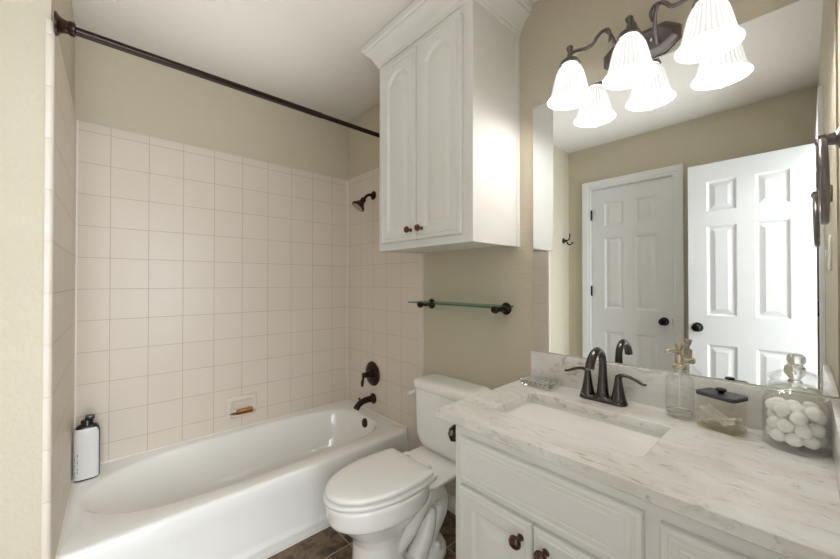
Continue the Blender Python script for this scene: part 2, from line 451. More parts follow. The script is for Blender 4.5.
def six_panel(P, U, V, W, wd, ht, th):
    st = 0.105; mid = 0.09; pw = (wd - 2 * st - mid) / 2
    xs = [0, st, st + pw, st + pw + mid, st + 2 * pw + mid, wd]
    ys = [0, 0.22, 0.78, 0.98, 1.60, 1.70, 1.91, ht]
    pan = {(i, j) for i in (1, 3) for j in (1, 3, 5)}
    return panel_slab(MB(), P, U, V, W, wd, ht, th, xs, ys, pan, PROF6)
def knob_set(parent, x, y, z, s, mat):
    m = MB(); m.lathe([(0.0, 0.0), (0.031, 0.0), (0.033, 0.004), (0.028, 0.010), (0.013, 0.014), (0.012, 0.032), (0.020, 0.040), (0.0275, 0.050), (0.026, 0.062), (0.015, 0.068), (0.0, 0.069)], (x, y, z), (s, 0, 0), 28)
    return m.build('knob', mat, parent, angle=60)
d1 = six_panel((XC - 0.012, CL1 - 0.007, 0.012), (0, -1, 0), (0, 0, 1), (1, 0, 0), CL1 - CL0 - 0.014, CLH - 0.020, 0.035).build('door_1', M['door'], smooth=False)
struct(d1)
knob_set(d1, XC - 0.012, 0.752, 0.912, 1, M['blackmetal'])
for z in (0.25, 1.10, 1.78):
    h = MB(); h.lathe([(0.007, 0), (0.007, 0.09)], (XC + 0.002, CL1 - 0.006, z), (0, 0, 1), 12); h.box(XC - 0.010, XC - 0.002, CL1 - 0.010, CL1 - 0.0045, z, z + 0.09)
    h.build('hinge', M['blackmetal'], d1)
MB().box(XC - 0.0125, XC - 0.006, CL0 + 0.003, CL0 + 0.0075, 0.89, 0.94).build('strike_plate', M['blackmetal'], d1, smooth=False)
# ------------------------------------------------------------------ open entry door, jamb and casing
d2 = six_panel((-0.330, 0.565, 0.012), (0, -1, 0), (0, 0, 1), (1, 0, 0), 0.612, 2.033, 0.035).build('door_2', M['door'], smooth=False)
struct(d2)
knob_set(d2, -0.330, 0.513, 0.905, 1, M['blackmetal'])
knob_set(d2, -0.365, 0.513, 0.905, -1, M['blackmetal'])
for z in (0.25, 1.02, 1.78):
    MB().lathe([(0.007, 0), (0.007, 0.09)], (-0.336, -0.0535, z), (0, 0, 1), 12).build('hinge', M['blackmetal'], d2)
m = MB()
for (x0, x1, z0, z1) in ((DX1 - 0.005, DX1 + 0.060, 0, DH + 0.060), (DX0 - 0.060, DX0 + 0.005, 0, DH + 0.060), (DX0 + 0.005, DX1 - 0.005, DH - 0.005, DH + 0.060)):
    m.box(x0, x1, YF, YF + 0.0025 if x1 < 0 else YF + 0.016, z0, z1, 0.001)
c2 = struct(m.build('trim_2', M['trim'], angle=25))
m = MB(); m.box(DX0, DX0 + 0.004, YF - 0.1, YF, 0, DH).box(DX1 - 0.004, DX1, YF - 0.1, YF, 0, DH).box(DX0 + 0.004, DX1 - 0.004, YF - 0.1, YF, DH - 0.004, DH)
m.build('jamb', M['trim'], c2, smooth=False)

# ------------------------------------------------------------------ bathtub
tub = thing('bathtub', 'long white alcove bathtub with a flat apron against the tiled walls', 'bathtub', (0.65, 1.98, 0))
x0, x1, y0, y1 = XL + 0.001, XT - 0.001, 1.622, YB - 0.001
cx, cy = 0.655, 1.985
def tr(xa, xb, ya, yb, n, z, c=(cx, cy), nl=None): return sup(c[0], c[1], c[0] - xa, xb - c[0], c[1] - ya, yb - c[1], n, z, 160, nl)
m = MB()
R = [tr(x0, x1, y0 + 0.03, y1, 60, RIM - 0.06), tr(x0, x1, y0 + 0.0, y1, 60, RIM - 0.055),
     tr(x0, x1, y0, y1, 60, RIM - 0.022), tr(x0, x1, y0 + 0.003, y1, 60, RIM - 0.011), tr(x0, x1, y0 + 0.010, y1, 60, RIM - 0.003), tr(x0, x1, y0 + 0.020, y1, 60, RIM),
     tr(-0.052, 1.325, y0 + 0.085, y1 - 0.045, 4.2, RIM - 0.001, nl=2.3),
     tr(-0.044, 1.319, y0 + 0.092, y1 - 0.052, 4.0, RIM - 0.004, nl=2.3),
     tr(-0.034, 1.314, y0 + 0.098, y1 - 0.058, 3.9, RIM - 0.012, nl=2.3),
     tr(0.005, 1.306, y0 + 0.108, y1 - 0.066, 3.7, RIM - 0.05, nl=2.3),
     tr(0.085, 1.290, y0 + 0.122, y1 - 0.080, 3.5, RIM - 0.13, nl=2.3),
     tr(0.19, 1.268, y0 + 0.138, y1 - 0.096, 3.4, RIM - 0.215, nl=2.4),
     tr(0.27, 1.245, y0 + 0.160, y1 - 0.118, 3.2, RIM - 0.255, nl=2.4),
     tr(0.36, 1.19, y0 + 0.21, y1 - 0.168, 3.0, RIM - 0.272, nl=2.4)]
m.loft(R, cap0=False, cap1=True)
body = m.build('basin', M['tub'], tub, angle=60)
# apron with a soft recessed panel and a foot ledge
m = MB()
prof = [(y0, RIM - 0.055), (y0, RIM - 0.075), (y0 + 0.004, RIM - 0.10), (y0 + 0.006, 0.16), (y0 + 0.006, 0.075), (y0 + 0.003, 0.055), (y0 - 0.003, 0.048), (y0 - 0.004, 0.040), (y0 - 0.002, 0.030), (y0 + 0.002, 0.004), (y0 + 0.002, 0.0), (y0 + 0.05, 0.0), (y0 + 0.05, RIM - 0.055)]
m.loft([[(x, y, z) for y, z in prof] for x in (x0, x1)])
square_off(m.build('apron', M['tub'], tub, angle=50)); square_off(body)
m = MB(); m.lathe([(0.0, 0.0), (0.033, 0.0), (0.036, 0.004), (0.032, 0.010), (0.012, 0.013), (0.0, 0.013)], (1.3155, 1.977, 0.283), (-1, 0, 0.12), 32)
m.build('overflow_plate', M['bronze'], tub)
# ------------------------------------------------------------------ shower fittings
sv = thing('shower_valve', 'round dark bronze shower valve with lever handle on the tile', 'shower valve', (XT, 2.003, 0.596))
m = MB(); m.lathe([(0.0, 0), (0.078, 0.0), (0.083, 0.004), (0.080, 0.009), (0.070, 0.011), (0.064, 0.016), (0.045, 0.020), (0.0, 0.021)], (XT, 2.003, 0.596), (-1, 0, 0), 48)
m.build('escutcheon', M['bronze'], sv)
m = MB(); m.lathe([(0.0, 0), (0.030, 0.0), (0.027, 0.012), (0.018, 0.026), (0.016, 0.045), (0.020, 0.052), (0.016, 0.062), (0.0, 0.066)], (XT - 0.020, 2.003, 0.596), (-1, 0, 0), 28)
m.tube([(XT - 0.076, 2.003, 0.596), (XT - 0.078, 2.008, 0.57), (XT - 0.080, 2.012, 0.545), (XT - 0.080, 2.014, 0.520)], [0.006, 0.0075, 0.011, 0.008], 12)
m.build('handle', M['bronze'], sv, angle=60)
ts = thing('tub_spout', 'dark bronze curved tub spout below the shower valve', 'spout', (XT, 1.996, 0.430))
m = MB(); m.lathe([(0.0, 0), (0.034, 0), (0.036, 0.005), (0.030, 0.012), (0.022, 0.018), (0.0, 0.018)], (XT, 1.996, 0.428), (-1, 0, 0), 32); m.build('flange', M['bronze'], ts)
m = MB(); m.tube([(XT - 0.012, 1.996, 0.428), (XT - 0.05, 1.996, 0.430), (XT - 0.09, 1.996, 0.424), (XT - 0.122, 1.996, 0.408), (XT - 0.140, 1.996, 0.385)], [0.022, 0.021, 0.020, 0.020, 0.021], 20); m.build('spout_body', M['bronze'], ts, angle=60)
m = MB(); m.lathe([(0.004, 0), (0.004, 0.014), (0.008, 0.018), (0.008, 0.026), (0.0, 0.029)], (XT - 0.113, 1.996, 0.428), (0, 0, 1), 16); m.build('diverter_knob', M['bronze'], ts)
sh = thing('showerhead', 'small dark bronze shower head on a bent arm high on tile', 'shower head', (XT, 1.997, 1.818))
m = MB(); m.lathe([(0.0, 0), (0.028, 0), (0.030, 0.005), (0.018, 0.014), (0.0, 0.015)], (XT, 1.997, 1.818), (-1, 0, 0), 28); m.build('flange', M['bronze'], sh)
m = MB(); m.tube([(XT - 0.008, 1.997, 1.818), (XT - 0.035, 1.997, 1.817), (XT - 0.060, 1.997, 1.803), (XT - 0.082, 1.997, 1.778)], 0.010, 14); m.build('arm', M['bronze'], sh)
ax = Vector((-0.60, 0.10, -0.80)).normalized(); p0 = Vector((XT - 0.078, 1.997, 1.782))
m = MB(); m.lathe([(0.0, 0), (0.016, 0.0), (0.020, 0.010), (0.017, 0.020), (0.020, 0.028), (0.040, 0.060), (0.046, 0.066), (0.046, 0.074), (0.040, 0.076), (0.0, 0.076)], p0, ax, 36); hd = m.build('head', M['bronze'], sh)
M['spray'] = plain('pale_spray_face', (170, 150, 140), 0.5)
m = MB(); m.lathe([(0.0, 0.0), (0.036, 0.0), (0.034, 0.003), (0.0, 0.003)], p0 + ax * 0.0763, ax, 32); m.build('spray_face', M['spray'], hd)
# rod
RY, RZ = 1.508, 1.994
rod = thing('shower_curtain_rod', 'long dark bronze shower curtain rod spanning the tub', 'curtain rod', (0.65, RY, RZ))
m = MB(); m.lathe([(0.0108, 0), (0.0108, XW - XL - 0.01)], (XL - 0.01, RY, RZ), (1, 0, 0), 20)
m.lathe([(0.0126, 0), (0.0126, 0.85)], (XL - 0.01, RY, RZ), (1, 0, 0), 20)
m.build('pole', M['darkbronze'], rod)
for xx, s in ((XL - 0.0183, 1), (XW, -1)):
    m = MB(); m.lathe([(0.0, 0.0), (0.034, 0.0), (0.033, 0.005), (0.024, 0.011), (0.020, 0.018), (0.018, 0.028), (0.021, 0.032), (0.021, 0.042), (0.017, 0.045), (0.0, 0.045)], (xx, RY, RZ + 0.002), (s, 0, 0), 32)
    m.build('flange', M['bronze'], rod)
# ceramic soap dish set in the tile and its soap
sd = thing('tile_soap_dish', 'beige ceramic soap dish set into the tiled tub wall', 'soap dish', (0.652, YB, 0.466))
m = MB()
X0, X1, Z0, Z1 = 0.566, 0.738, 0.400, 0.528
def rr_xz(hx, hz, r, y, zc=0.0): return [(0.652 + p[0], y, (Z0 + Z1) / 2 + zc + p[1]) for p in [(a, b_) for a, b_, _ in rrect(0, 0, hx, hz, r, 0)]]
rings = [rr_xz(0.086, 0.064, 0.008, YB - 0.0005), rr_xz(0.086, 0.064, 0.008, YB - 0.007), rr_xz(0.081, 0.059, 0.008, YB - 0.012),
         rr_xz(0.066, 0.042, 0.014, YB - 0.012, -0.003), rr_xz(0.060, 0.036, 0.014, YB - 0.006, -0.003), rr_xz(0.056, 0.032, 0.014, YB - 0.003, -0.003)]
m.loft(rings)
m.build('plate', M['bullnose'], sd, angle=50)
m = MB()  # projecting tray with a raised lip
def tray(d, hx, z, r=0.02):
    pts = []
    for k in range(17):
        a = PI + PI * k / 16
        pts.append((0.652 + hx * math.copysign(abs(math.cos(a)) ** 0.45, math.cos(a)), YB - 0.010 - d * abs(math.sin(a)) ** 0.6, z))
    return pts
m.loft([tray(0.030, 0.062, 0.412), tray(0.046, 0.070, 0.418), tray(0.054, 0.073, 0.428), tray(0.052, 0.071, 0.431), tray(0.046, 0.065, 0.428), tray(0.042, 0.060, 0.424)])
m.build('tray', M['bullnose'], sd, angle=60)
sp = thing('soap_bar', 'amber brown bar of soap lying in the tile soap dish', 'soap', (0.658, YB - 0.026, 0.4275))
rot = Matrix.Translation((0.66, YB - 0.032, 0.4245)) @ Matrix.Rotation(0.10, 4, 'Z')
MB().box(-0.045, 0.045, -0.016, 0.016, 0.0003, 0.0140, 0.005, 3, rot).build('lower_slab', M['soap_dark'], sp)
MB().box(-0.042, 0.047, -0.013, 0.017, 0.0143, 0.0280, 0.005, 3, rot).build('upper_slab', M['soap'], sp)
# shampoo bottle
bx, by, bz = -0.036, 2.214, RIM
bo = thing('shampoo_bottle', 'black and white shampoo bottle on the tub corner ledge', 'bottle', (bx, by, bz))
H = 0.262
BP = [(0.93, 0.0005), (1, 0.006), (1, 0.205), (0.98, 0.217), (0.92, 0.228), (0.80, 0.238), (0.62, 0.244), (0.44, 0.247)]
def bo_ring(k, z, e=3.2): return sup(bx, by, 0.044 * k, 0.044 * k, 0.030 * k, 0.030 * k, e, bz + z, 64)
m = MB(); m.loft([bo_ring(*q) for q in BP])
bb = m.build('body', M['black'], bo, angle=60)
# white label wrapped round the front and over the shoulder
def lab(r, k, z, t0, t1, n=28):
    out = []
    for q in range(n + 1):
        t = t0 + (t1 - t0) * q / n; c, s_ = math.cos(t), math.sin(t)
        out.append((bx + 0.044 * k * r * math.copysign(abs(c) ** (2 / 3.2), c), by + 0.030 * k * r * math.copysign(abs(s_) ** (2 / 3.2), s_), bz + z))
    return out
LP = [(1.0, 0.0065, 0.0), (1.0, 0.204, 0.0), (0.985, 0.214, 0.04), (0.94, 0.224, 0.14), (0.90, 0.2295, 0.30)]
la = [lab(1.003, k_, z_, PI + 0.16 + e, 2 * PI - 0.62 - e) for k_, z_, e in LP]
lo2 = [lab(1.020, k_, z_ + (0.001 if z_ > 0.2 else 0), PI + 0.16 + e, 2 * PI - 0.62 - e) for k_, z_, e in LP]
m = MB(); m.loft([a_ + list(reversed(b_)) for a_, b_ in zip(la, lo2)])
lb = m.build('label_wrap', M['label'], bb, angle=60)
m = MB(); m.lathe([(0.0, -0.012), (0.0215, -0.012), (0.0215, 0.016), (0.019, 0.019), (0.0, 0.019)], (bx, by, bz + 0.246), (0, 0, 1), 24); m.box(bx - 0.008, bx + 0.025, by - 0.016, by + 0.013, bz + 0.2655, bz + 0.283, 0.003); m.build('cap', M['black'], bo)
# vertical lettering, as illegible strokes of the right size, on the left of the label
m = MB(); random.seed(4)
def stroke(u0, u1, z0_, z1_):
    pr = []
    for t in (u0, u1):
        c, s_ = math.cos(t), math.sin(t)
        for r in (1.021, 1.027):
            pr.append((bx + 0.044 * r * math.copysign(abs(c) ** (2 / 3.2), c), by + 0.030 * r * math.copysign(abs(s_) ** (2 / 3.2), s_)))
    q = [pr[0], pr[1], pr[3], pr[2]]
    m.loft([[(x, y, bz + z0_) for x, y in q], [(x, y, bz + z1_) for x, y in q]])
z = 0.020
for hgt, form in ((0.013, 'L'), (0.013, 'A'), (0.012, 'T'), (0.012, 'U'), (0.012, 'H'), (0.012, 'F'), (0.014, 'J')):
    a0, a1 = PI + 0.62, PI + 1.02
    if form in 'LJF': stroke(a0, a1, z, z + 0.0026)
    if form in 'TAUH': stroke(a0, a1, z + hgt * 0.4, z + hgt * 0.4 + 0.0026)
    if form in 'LAUF': stroke(a0, a0 + 0.06, z, z + hgt * 0.8)
    if form in 'TAHJ': stroke(a1 - 0.06, a1, z, z + hgt * 0.8)
    if form in 'UH': stroke(a0, a1, z + hgt * 0.75, z + hgt * 0.75 + 0.0022)
    z += hgt + 0.003
m.build('lettering', M['black'], lb, smooth=False)

# ------------------------------------------------------------------ wall cabinet
CX0, CY0, CY1, CZ0, CZ1 = 1.071, 0.8685, 1.484, 1.381, 2.438
wc = thing('wall_cabinet', 'white two-door wall cabinet with crown moulding above the toilet', 'cabinet', (1.235, 1.176, CZ0))
m = MB(); m.box(CX0 + 0.019, XW - 0.001, CY0, CY1, CZ0 + 0.012, CZ1 - 0.005); 
m.box(CX0 + 0.019, XW - 0.001, CY0, CY0 + 0.018, CZ0, CZ0 + 0.012).box(CX0 + 0.019, XW - 0.001, CY1 - 0.018, CY1, CZ0, CZ0 + 0.012)
m.box(XW - 0.022, XW - 0.001, CY0 - 0.004, CY0, CZ0, CZ1 - 0.085)
m.build('carcass', M['cab'], wc, smooth=False)
m = MB(); m.box(CX0, CX0 + 0.019, CY0 - 0.0005, CY1 + 0.0005, CZ0, CZ1 - 0.005, 0.001); m.build('face_frame', M['cab'], wc, smooth=False)
# crown: swept round three sides
cp = [(0.000, 2.330), (0.006, 2.330), (0.010, 2.338), (0.010, 2.346), (0.016, 2.350), (0.022, 2.366), (0.034, 2.385), (0.050, 2.400), (0.058, 2.404), (0.058, 2.412), (0.066, 2.418), (0.070, 2.440), (0.0, 2.440)]
m = MB()
cols = []
for d, z in cp: cols.append([(XW - 0.001, CY0 - d, z), (CX0 - d, CY0 - d, z), (CX0 - d, CY1 + d, z), (XW - 0.001, CY1 + d, z)])
for A, B in zip(cols, cols[1:] + cols[:1]):
    va = [m.bm.verts.new(p) for p in A]; vb = [m.bm.verts.new(p) for p in B]
    for i in range(3): m.bm.faces.new((va[i], va[i + 1], vb[i + 1], vb[i]))
for e in (0, 3): m.bm.faces.new([m.bm.verts.new(c[e]) for c in cols])
m.build('crown_moulding', M['cab'], wc, angle=22)
DR = [(0.0, -0.004, 0), (0.004, 0.0, 0), (0.011, 0.0, 0), (0.013, -0.003, 0), (0.018, -0.003, 0), (0.020, 0.0, 0), (0.052, 0.0, 1), (0.055, -0.006, 1), (0.059, -0.0125, 1), (0.069, -0.0125, 1), (0.092, -0.002, 1), (0.096, -0.001, 1)]
DW = 0.262
for (yl, yk) in ((1.446, 1.2135), (1.1775, 1.1415)):
    m = leaf(MB(), (CX0 - 0.0195, yl, 1.415), (0, -1, 0), (0, 0, 1), (-1, 0, 0), DW, 0.880, DR, 0.019, 0.048)
    dd = m.build('door', M['cab'], wc, angle=20)
    k = MB(); k.lathe([(0.0, 0), (0.009, 0), (0.007, 0.006), (0.006, 0.014), (0.013, 0.020), (0.0155, 0.026), (0.013, 0.032), (0.0, 0.034)], (CX0 - 0.0197, yk, 1.460), (-1, 0, 0), 24)
    k.build('knob', M['copper'], dd)

# ------------------------------------------------------------------ glass shelf
gs = thing('glass_shelf', 'narrow clear glass wall shelf on two dark bronze brackets', 'shelf', (XW, 1.18, 1.10))
MB().box(1.256, XW - 0.012, 0.890, 1.476, 1.1085, 1.1165, 0.001).build('glass_panel', M['glass_green'], gs, smooth=False)
for yy in (0.936, 1.432):
    m = MB(); m.lathe([(0.0, 0), (0.027, 0), (0.029, 0.005), (0.022, 0.011), (0.013, 0.018), (0.011, 0.040), (0.013, 0.05), (0.012, 0.075), (0.017, 0.083), (0.019, 0.092), (0.015, 0.102), (0.0, 0.105)], (XW, yy, 1.099), (-1, 0, 0), 28)
    br = m.build('bracket', M['bronze'], gs)

# ------------------------------------------------------------------ toilet
TY = 1.200
to = thing('toilet', 'white two-piece toilet with closed lid between tub and vanity', 'toilet', (1.0, TY, 0))
def egg(xf, xr, hw, z, xm=None, nf=2.0, nr=2.4, num=64):
    xm = xm if xm is not None else xf + (xr - xf) * 0.52
    r = []
    for k in range(num):
        t = 2 * PI * k / num; c, s_ = math.cos(t), math.sin(t)
        n = nr if c >= 0 else nf; a = (xr - xm) if c >= 0 else (xm - xf)
        r.append((xm + a * math.copysign(abs(c) ** (2 / n), c), TY + hw * math.copysign(abs(s_) ** (2 / n), s_), z))
    return r
m = MB()
m.loft([egg(0.735, 0.98, 0.110, 0.0), egg(0.732, 0.98, 0.112, 0.012), egg(0.740, 0.97, 0.104, 0.035), egg(0.752, 0.96, 0.097, 0.11), egg(0.754, 0.96, 0.097, 0.185),
        egg(0.740, 0.98, 0.104, 0.218), egg(0.712, 1.02, 0.122, 0.248), egg(0.685, 1.05, 0.138, 0.275), egg(0.660, 1.075, 0.150, 0.297),
        egg(0.646, 1.09, 0.156, 0.305), egg(0.640, 1.095, 0.158, 0.318), egg(0.633, 1.10, 0.161, 0.372), egg(0.635, 1.10, 0.159, 0.381), egg(0.647, 1.09, 0.150, 0.385)])
# tank deck
m.loft([rrect(1.17, TY, 0.120, 0.070, 0.05, 0.288), rrect(1.195, TY, 0.160, 0.110, 0.05, 0.328), rrect(1.205, TY, 0.178, 0.150, 0.04, 0.350), rrect(1.205, TY, 0.180, 0.156, 0.04, 0.365), rrect(1.205, TY, 0.174, 0.150, 0.04, 0.372)])
# sculpted trapway: rises behind the bowl, bends over and drops to the foot
m.tube([(0.88, TY, 0.10), (0.95, TY, 0.155), (1.03, TY, 0.215), (1.11, TY, 0.258), (1.172, TY, 0.243), (1.188, TY, 0.195), (1.160, TY, 0.145), (1.115, TY, 0.095), (1.075, TY, 0.03)],
       [0.060, 0.060, 0.058, 0.056, 0.054, 0.053, 0.054, 0.056, 0.060], 24, 8, ((0, 1, 0), 1.55))
# rear foot
m.loft([rrect(1.03, TY, 0.175, 0.122, 0.10, 0.0), rrect(1.03, TY, 0.175, 0.122, 0.10, 0.026), rrect(1.03, TY, 0.168, 0.114, 0.10, 0.040), rrect(1.03, TY, 0.140, 0.088, 0.08, 0.052)])
# ridges of the casting on both sides
for sg in (-1, 1):
    m.tube([(0.90, TY + sg * 0.064, 0.135), (0.97, TY + sg * 0.070, 0.185), (1.05, TY + sg * 0.066, 0.248), (1.115, TY + sg * 0.062, 0.298)], [0.034, 0.037, 0.030, 0.014], 18)
    m.tube([(1.01, TY + sg * 0.068, 0.045), (1.05, TY + sg * 0.070, 0.105), (1.085, TY + sg * 0.066, 0.160), (1.115, TY + sg * 0.062, 0.208)], [0.046, 0.043, 0.036, 0.020], 18)
bowl = m.build('bowl', M['porcelain'], to, angle=180)
rm = bowl.modifiers.new('remesh', 'REMESH'); rm.mode = 'VOXEL'; rm.voxel_size = 0.005; rm.use_smooth_shade = True
sm = bowl.modifiers.new('smooth', 'SMOOTH'); sm.factor = 0.5; sm.iterations = 4
# seat and lid
def flat_rear(ring, xr):  # straight rear edge
    return [(min(x, xr), y, z) for x, y, z in ring]
def seat_ring(xf, hw, z, xr): return flat_rear(egg(xf, 1.203, hw, z, 0.895, 2.05, 2.25, 96), xr)
m = MB(); m.loft([seat_ring(0.634, 0.157, 0.3875, 1.062), seat_ring(0.627, 0.163, 0.391, 1.067), seat_ring(0.625, 0.165, 0.399, 1.069), seat_ring(0.628, 0.162, 0.4055, 1.067), seat_ring(0.639, 0.151, 0.4075, 1.062)])
m.build('seat', M['plastic_white'], to, angle=50)
m = MB(); m.loft([seat_ring(0.641, 0.149, 0.4125, 1.040), seat_ring(0.634, 0.156, 0.4140, 1.045), seat_ring(0.632, 0.158, 0.4220, 1.047), seat_ring(0.635, 0.155, 0.4275, 1.045), seat_ring(0.648, 0.143, 0.4315, 1.037), seat_ring(0.690, 0.115, 0.4333, 0.99), seat_ring(0.77, 0.06, 0.434, 0.94)])
m.build('seat_lid', M['plastic_white'], to, angle=50)
for s in (-1, 1):
    m = MB(); m.box(1.046, 1.088, TY + s * 0.075 - 0.014, TY + s * 0.075 + 0.014, 0.3862, 0.418, 0.006, 3); m.build('hinge', M['plastic_white'], to)
    m = MB(); m.lathe([(0.0, 0), (0.018, 0), (0.018, 0.022), (0.012, 0.030), (0.0, 0.033)], (1.115, TY + s * 0.092, 0.040), (0, 0, 1), 20); m.build('bolt_cap', M['porcelain'], to)
# tank
tx = 1.303
m = MB(); m.loft([rrect(tx + 0.008, TY, 0.062, 0.145, 0.05, 0.3725), rrect(tx + 0.004, TY, 0.074, 0.168, 0.052, 0.382), rrect(tx + 0.002, TY, 0.082, 0.182, 0.052, 0.41), rrect(tx, TY, 0.087, 0.190, 0.052, 0.45), rrect(tx - 0.001, TY, 0.089, 0.197, 0.052, 0.675)])
m.build('tank', M['porcelain'], to, angle=60)
m = MB(); m.loft([rrect(tx - 0.001, TY, 0.092, 0.201, 0.053, 0.6755), rrect(tx - 0.001, TY, 0.096, 0.206, 0.055, 0.679), rrect(tx - 0.001, TY, 0.097, 0.207, 0.055, 0.694), rrect(tx - 0.001, TY, 0.095, 0.205, 0.053, 0.708), rrect(tx - 0.001, TY, 0.088, 0.198, 0.050, 0.718), rrect(tx - 0.001, TY, 0.072, 0.182, 0.043, 0.724), rrect(tx - 0.001, TY, 0.04, 0.145, 0.03, 0.726)])
m.build('tank_lid', M['porcelain'], to, angle=60)
m = MB(); m.lathe([(0.0, 0), (0.013, 0), (0.013, 0.012), (0.009, 0.016), (0, 0.017)], (tx - 0.050, TY + 0.1935, 0.640), (0, 1, 0), 20)
m.tube([(tx - 0.050, TY + 0.207, 0.640), (tx - 0.075, TY + 0.211, 0.639), (tx - 0.10, TY + 0.213, 0.637)], [0.009, 0.010, 0.010], 12, 6, ((0, 1, 0), 0.7))
m.build('flush_lever', M['plastic_white'], to, angle=60)

# ------------------------------------------------------------------ vanity
VF, VY0, VY1, VT = 0.852, YF + 0.002, 0.762, CT - 0.031
va = thing('vanity_cabinet', 'white painted vanity cabinet with raised panel doors under the counter', 'vanity', (1.12, 0.35, 0))
m = MB()
m.box(VF + 0.02, XW - 0.001, VY1 - 0.018, VY1, 0.0, VT).box(VF + 0.02, XW - 0.001, VY0, VY0 + 0.018, 0.0, VT)
m.box(VF + 0.02, XW - 0.001, VY0 + 0.018, VY1 - 0.018, 0.10, 0.118).box(VF + 0.07, VF + 0.09, VY0 + 0.018, VY1 - 0.018, 0, 0.10).box(XW - 0.012, XW - 0.001, VY0 + 0.018, VY1 - 0.018, 0.118, VT)
m.box(VF + 0.02, XW - 0.012, 0.208, 0.226, 0.118, VT)
m.build('carcass', M['cab'], va, smooth=False)
m = MB()
m.box(VF, VF + 0.02, VY0, VY1, VT - 0.048, VT); m.box(VF, VF + 0.02, VY0, VY1, 0.10, 0.135)
for a, b_ in ((VY1 - 0.040, VY1), (0.200, 0.240), (VY0, VY0 + 0.03)): m.box(VF, VF + 0.02, a, b_, 0.135, VT - 0.048)
m.box(VF, VF + 0.02, 0.240, VY1 - 0.040, 0.578, 0.618); m.box(VF, VF + 0.02, VY0 + 0.03, 0.200, 0.56, 0.58)
m.build('face_frame', M['cab'], va, smooth=False)
PR = [(0.0, -0.006, 0), (0.003, -0.001, 0), (0.007, 0.0, 0), (0.014, 0.0, 0), (0.016, -0.002, 0), (0.020, -0.002, 0), (0.022, 0.0, 0), (0.031, 0.0, 0), (0.033, -0.0018, 0), (0.036, 0.0, 0)]
PD = [(0.0, -0.006, 0), (0.003, -0.001, 0), (0.007, 0.0, 0), (0.013, 0.0, 0), (0.015, -0.002, 0), (0.019, 0.0, 0), (0.052, 0.0, 0), (0.056, -0.004, 0), (0.060, -0.009, 0), (0.068, -0.009, 0), (0.098, -0.002, 0), (0.102, -0.001, 0)]
XF = VF - 0.0185
leaf(MB(), (XF, 0.735, 0.604), (0, -1, 0), (0, 0, 1), (-1, 0, 0), 0.505, 0.137, PR, 0.018).build('drawer_front', M['cab'], va, angle=20)
for yl, yk in ((0.735, 0.516), (0.481, 0.444)):
    dd = leaf(MB(), (XF, yl, 0.122), (0, -1, 0), (0, 0, 1), (-1, 0, 0), 0.250, 0.466, PD, 0.018).build('door', M['cab'], va, angle=20)
    k = MB(); k.lathe([(0.0, 0), (0.010, 0), (0.007, 0.006), (0.0065, 0.014), (0.014, 0.019), (0.0178, 0.026), (0.016, 0.033), (0.009, 0.038), (0.0, 0.0395)], (XF, yk, 0.541), (-1, 0, 0), 28)
    k.build('knob', M['knobwood'], dd)
for z0_, hh in ((0.573, 0.163), (0.352, 0.213), (0.122, 0.222)):
    dw = leaf(MB(), (XF, 0.201, z0_), (0, -1, 0), (0, 0, 1), (-1, 0, 0), 0.236, hh, PR, 0.018).build('drawer_front', M['cab'], va, angle=20)
    k = MB(); k.lathe([(0.0, 0), (0.010, 0), (0.007, 0.006), (0.0065, 0.014), (0.014, 0.019), (0.0178, 0.026), (0.016, 0.033), (0.009, 0.038), (0.0, 0.0395)], (XF, 0.083, z0_ + hh / 2 - 0.02), (-1, 0, 0), 28)
    if z0_ < 0.5: k.build('knob', M['knobwood'], dw)
# toilet paper holder post on the vanity side
tp = thing('toilet_paper_holder', 'dark chromed toilet paper post on the vanity side panel', 'toilet paper holder', (0.93, 0.764, 0.690))
m = MB(); m.lathe([(0.0, 0), (0.028, 0), (0.029, 0.004), (0.020, 0.010), (0.011, 0.016), (0.010, 0.060), (0.0, 0.060)], (0.93, VY1 - 0.001, 0.690), (0, 1, 0), 24); m.build('post', M['nickel'], tp)
m = MB(); m.lathe([(0.010, 0.0), (0.024, 0.006), (0.030, 0.016), (0.024, 0.028), (0.010, 0.034), (0.0, 0.035)], (0.93, 0.819, 0.690), (0, 1, 0), 24, rfun=lambda t, r, h: 0.0012 * math.cos(8 * t) if r > 0.015 else 0); m.build('finial', M['gunmetal'], tp)

# countertop with a cut-out
SX0, SX1, SY0, SY1 = 0.958, 1.222, 0.264, 0.704
ct = thing('countertop', 'pale quartz vanity counter with grey veins and matching splash', 'countertop', (1.11, 0.38, CT - 0.030))
def slab_hole(x0, x1, y0, y1, z0, z1, hole):
    m = MB(); bm = m.bm
    o = [(x0, y0), (x1, y0), (x1, y1), (x0, y1)]
    vo = {}; 
    for z in (z0, z1):
        A = [bm.verts.new((x, y, z)) for x, y in o]; B = [bm.verts.new((x, y, z)) for x, y, _ in hole]
        ed = [bm.edges.new((A[i], A[(i + 1) % 4])) for i in range(4)] + [bm.edges.new((B[i], B[(i + 1) % len(B)])) for i in range(len(B))]
        bmesh.ops.triangle_fill(bm, use_beauty=True, edges=ed); vo[z] = (A, B)
    for q in (0, 1):
        L, U_ = vo[z0][q], vo[z1][q]
        for i in range(len(L)): bm.faces.new((L[i], L[(i + 1) % len(L)], U_[(i + 1) % len(L)], U_[i]))
    return m
hx, hy = (SX1 - SX0) / 2, (SY1 - SY0) / 2; hcx, hcy = (SX0 + SX1) / 2, (SY0 + SY1) / 2
top = slab_hole(0.8276, XW - 0.001, YF + 0.001, 0.8264, CT - 0.030, CT, rrect(hcx, hcy, hx, hy, 0.018, 0)).build('slab', M['quartz'], ct, angle=35)
bv = top.modifiers.new('edge', 'BEVEL'); bv.width = 0.002; bv.segments = 2; bv.limit_method = 'ANGLE'
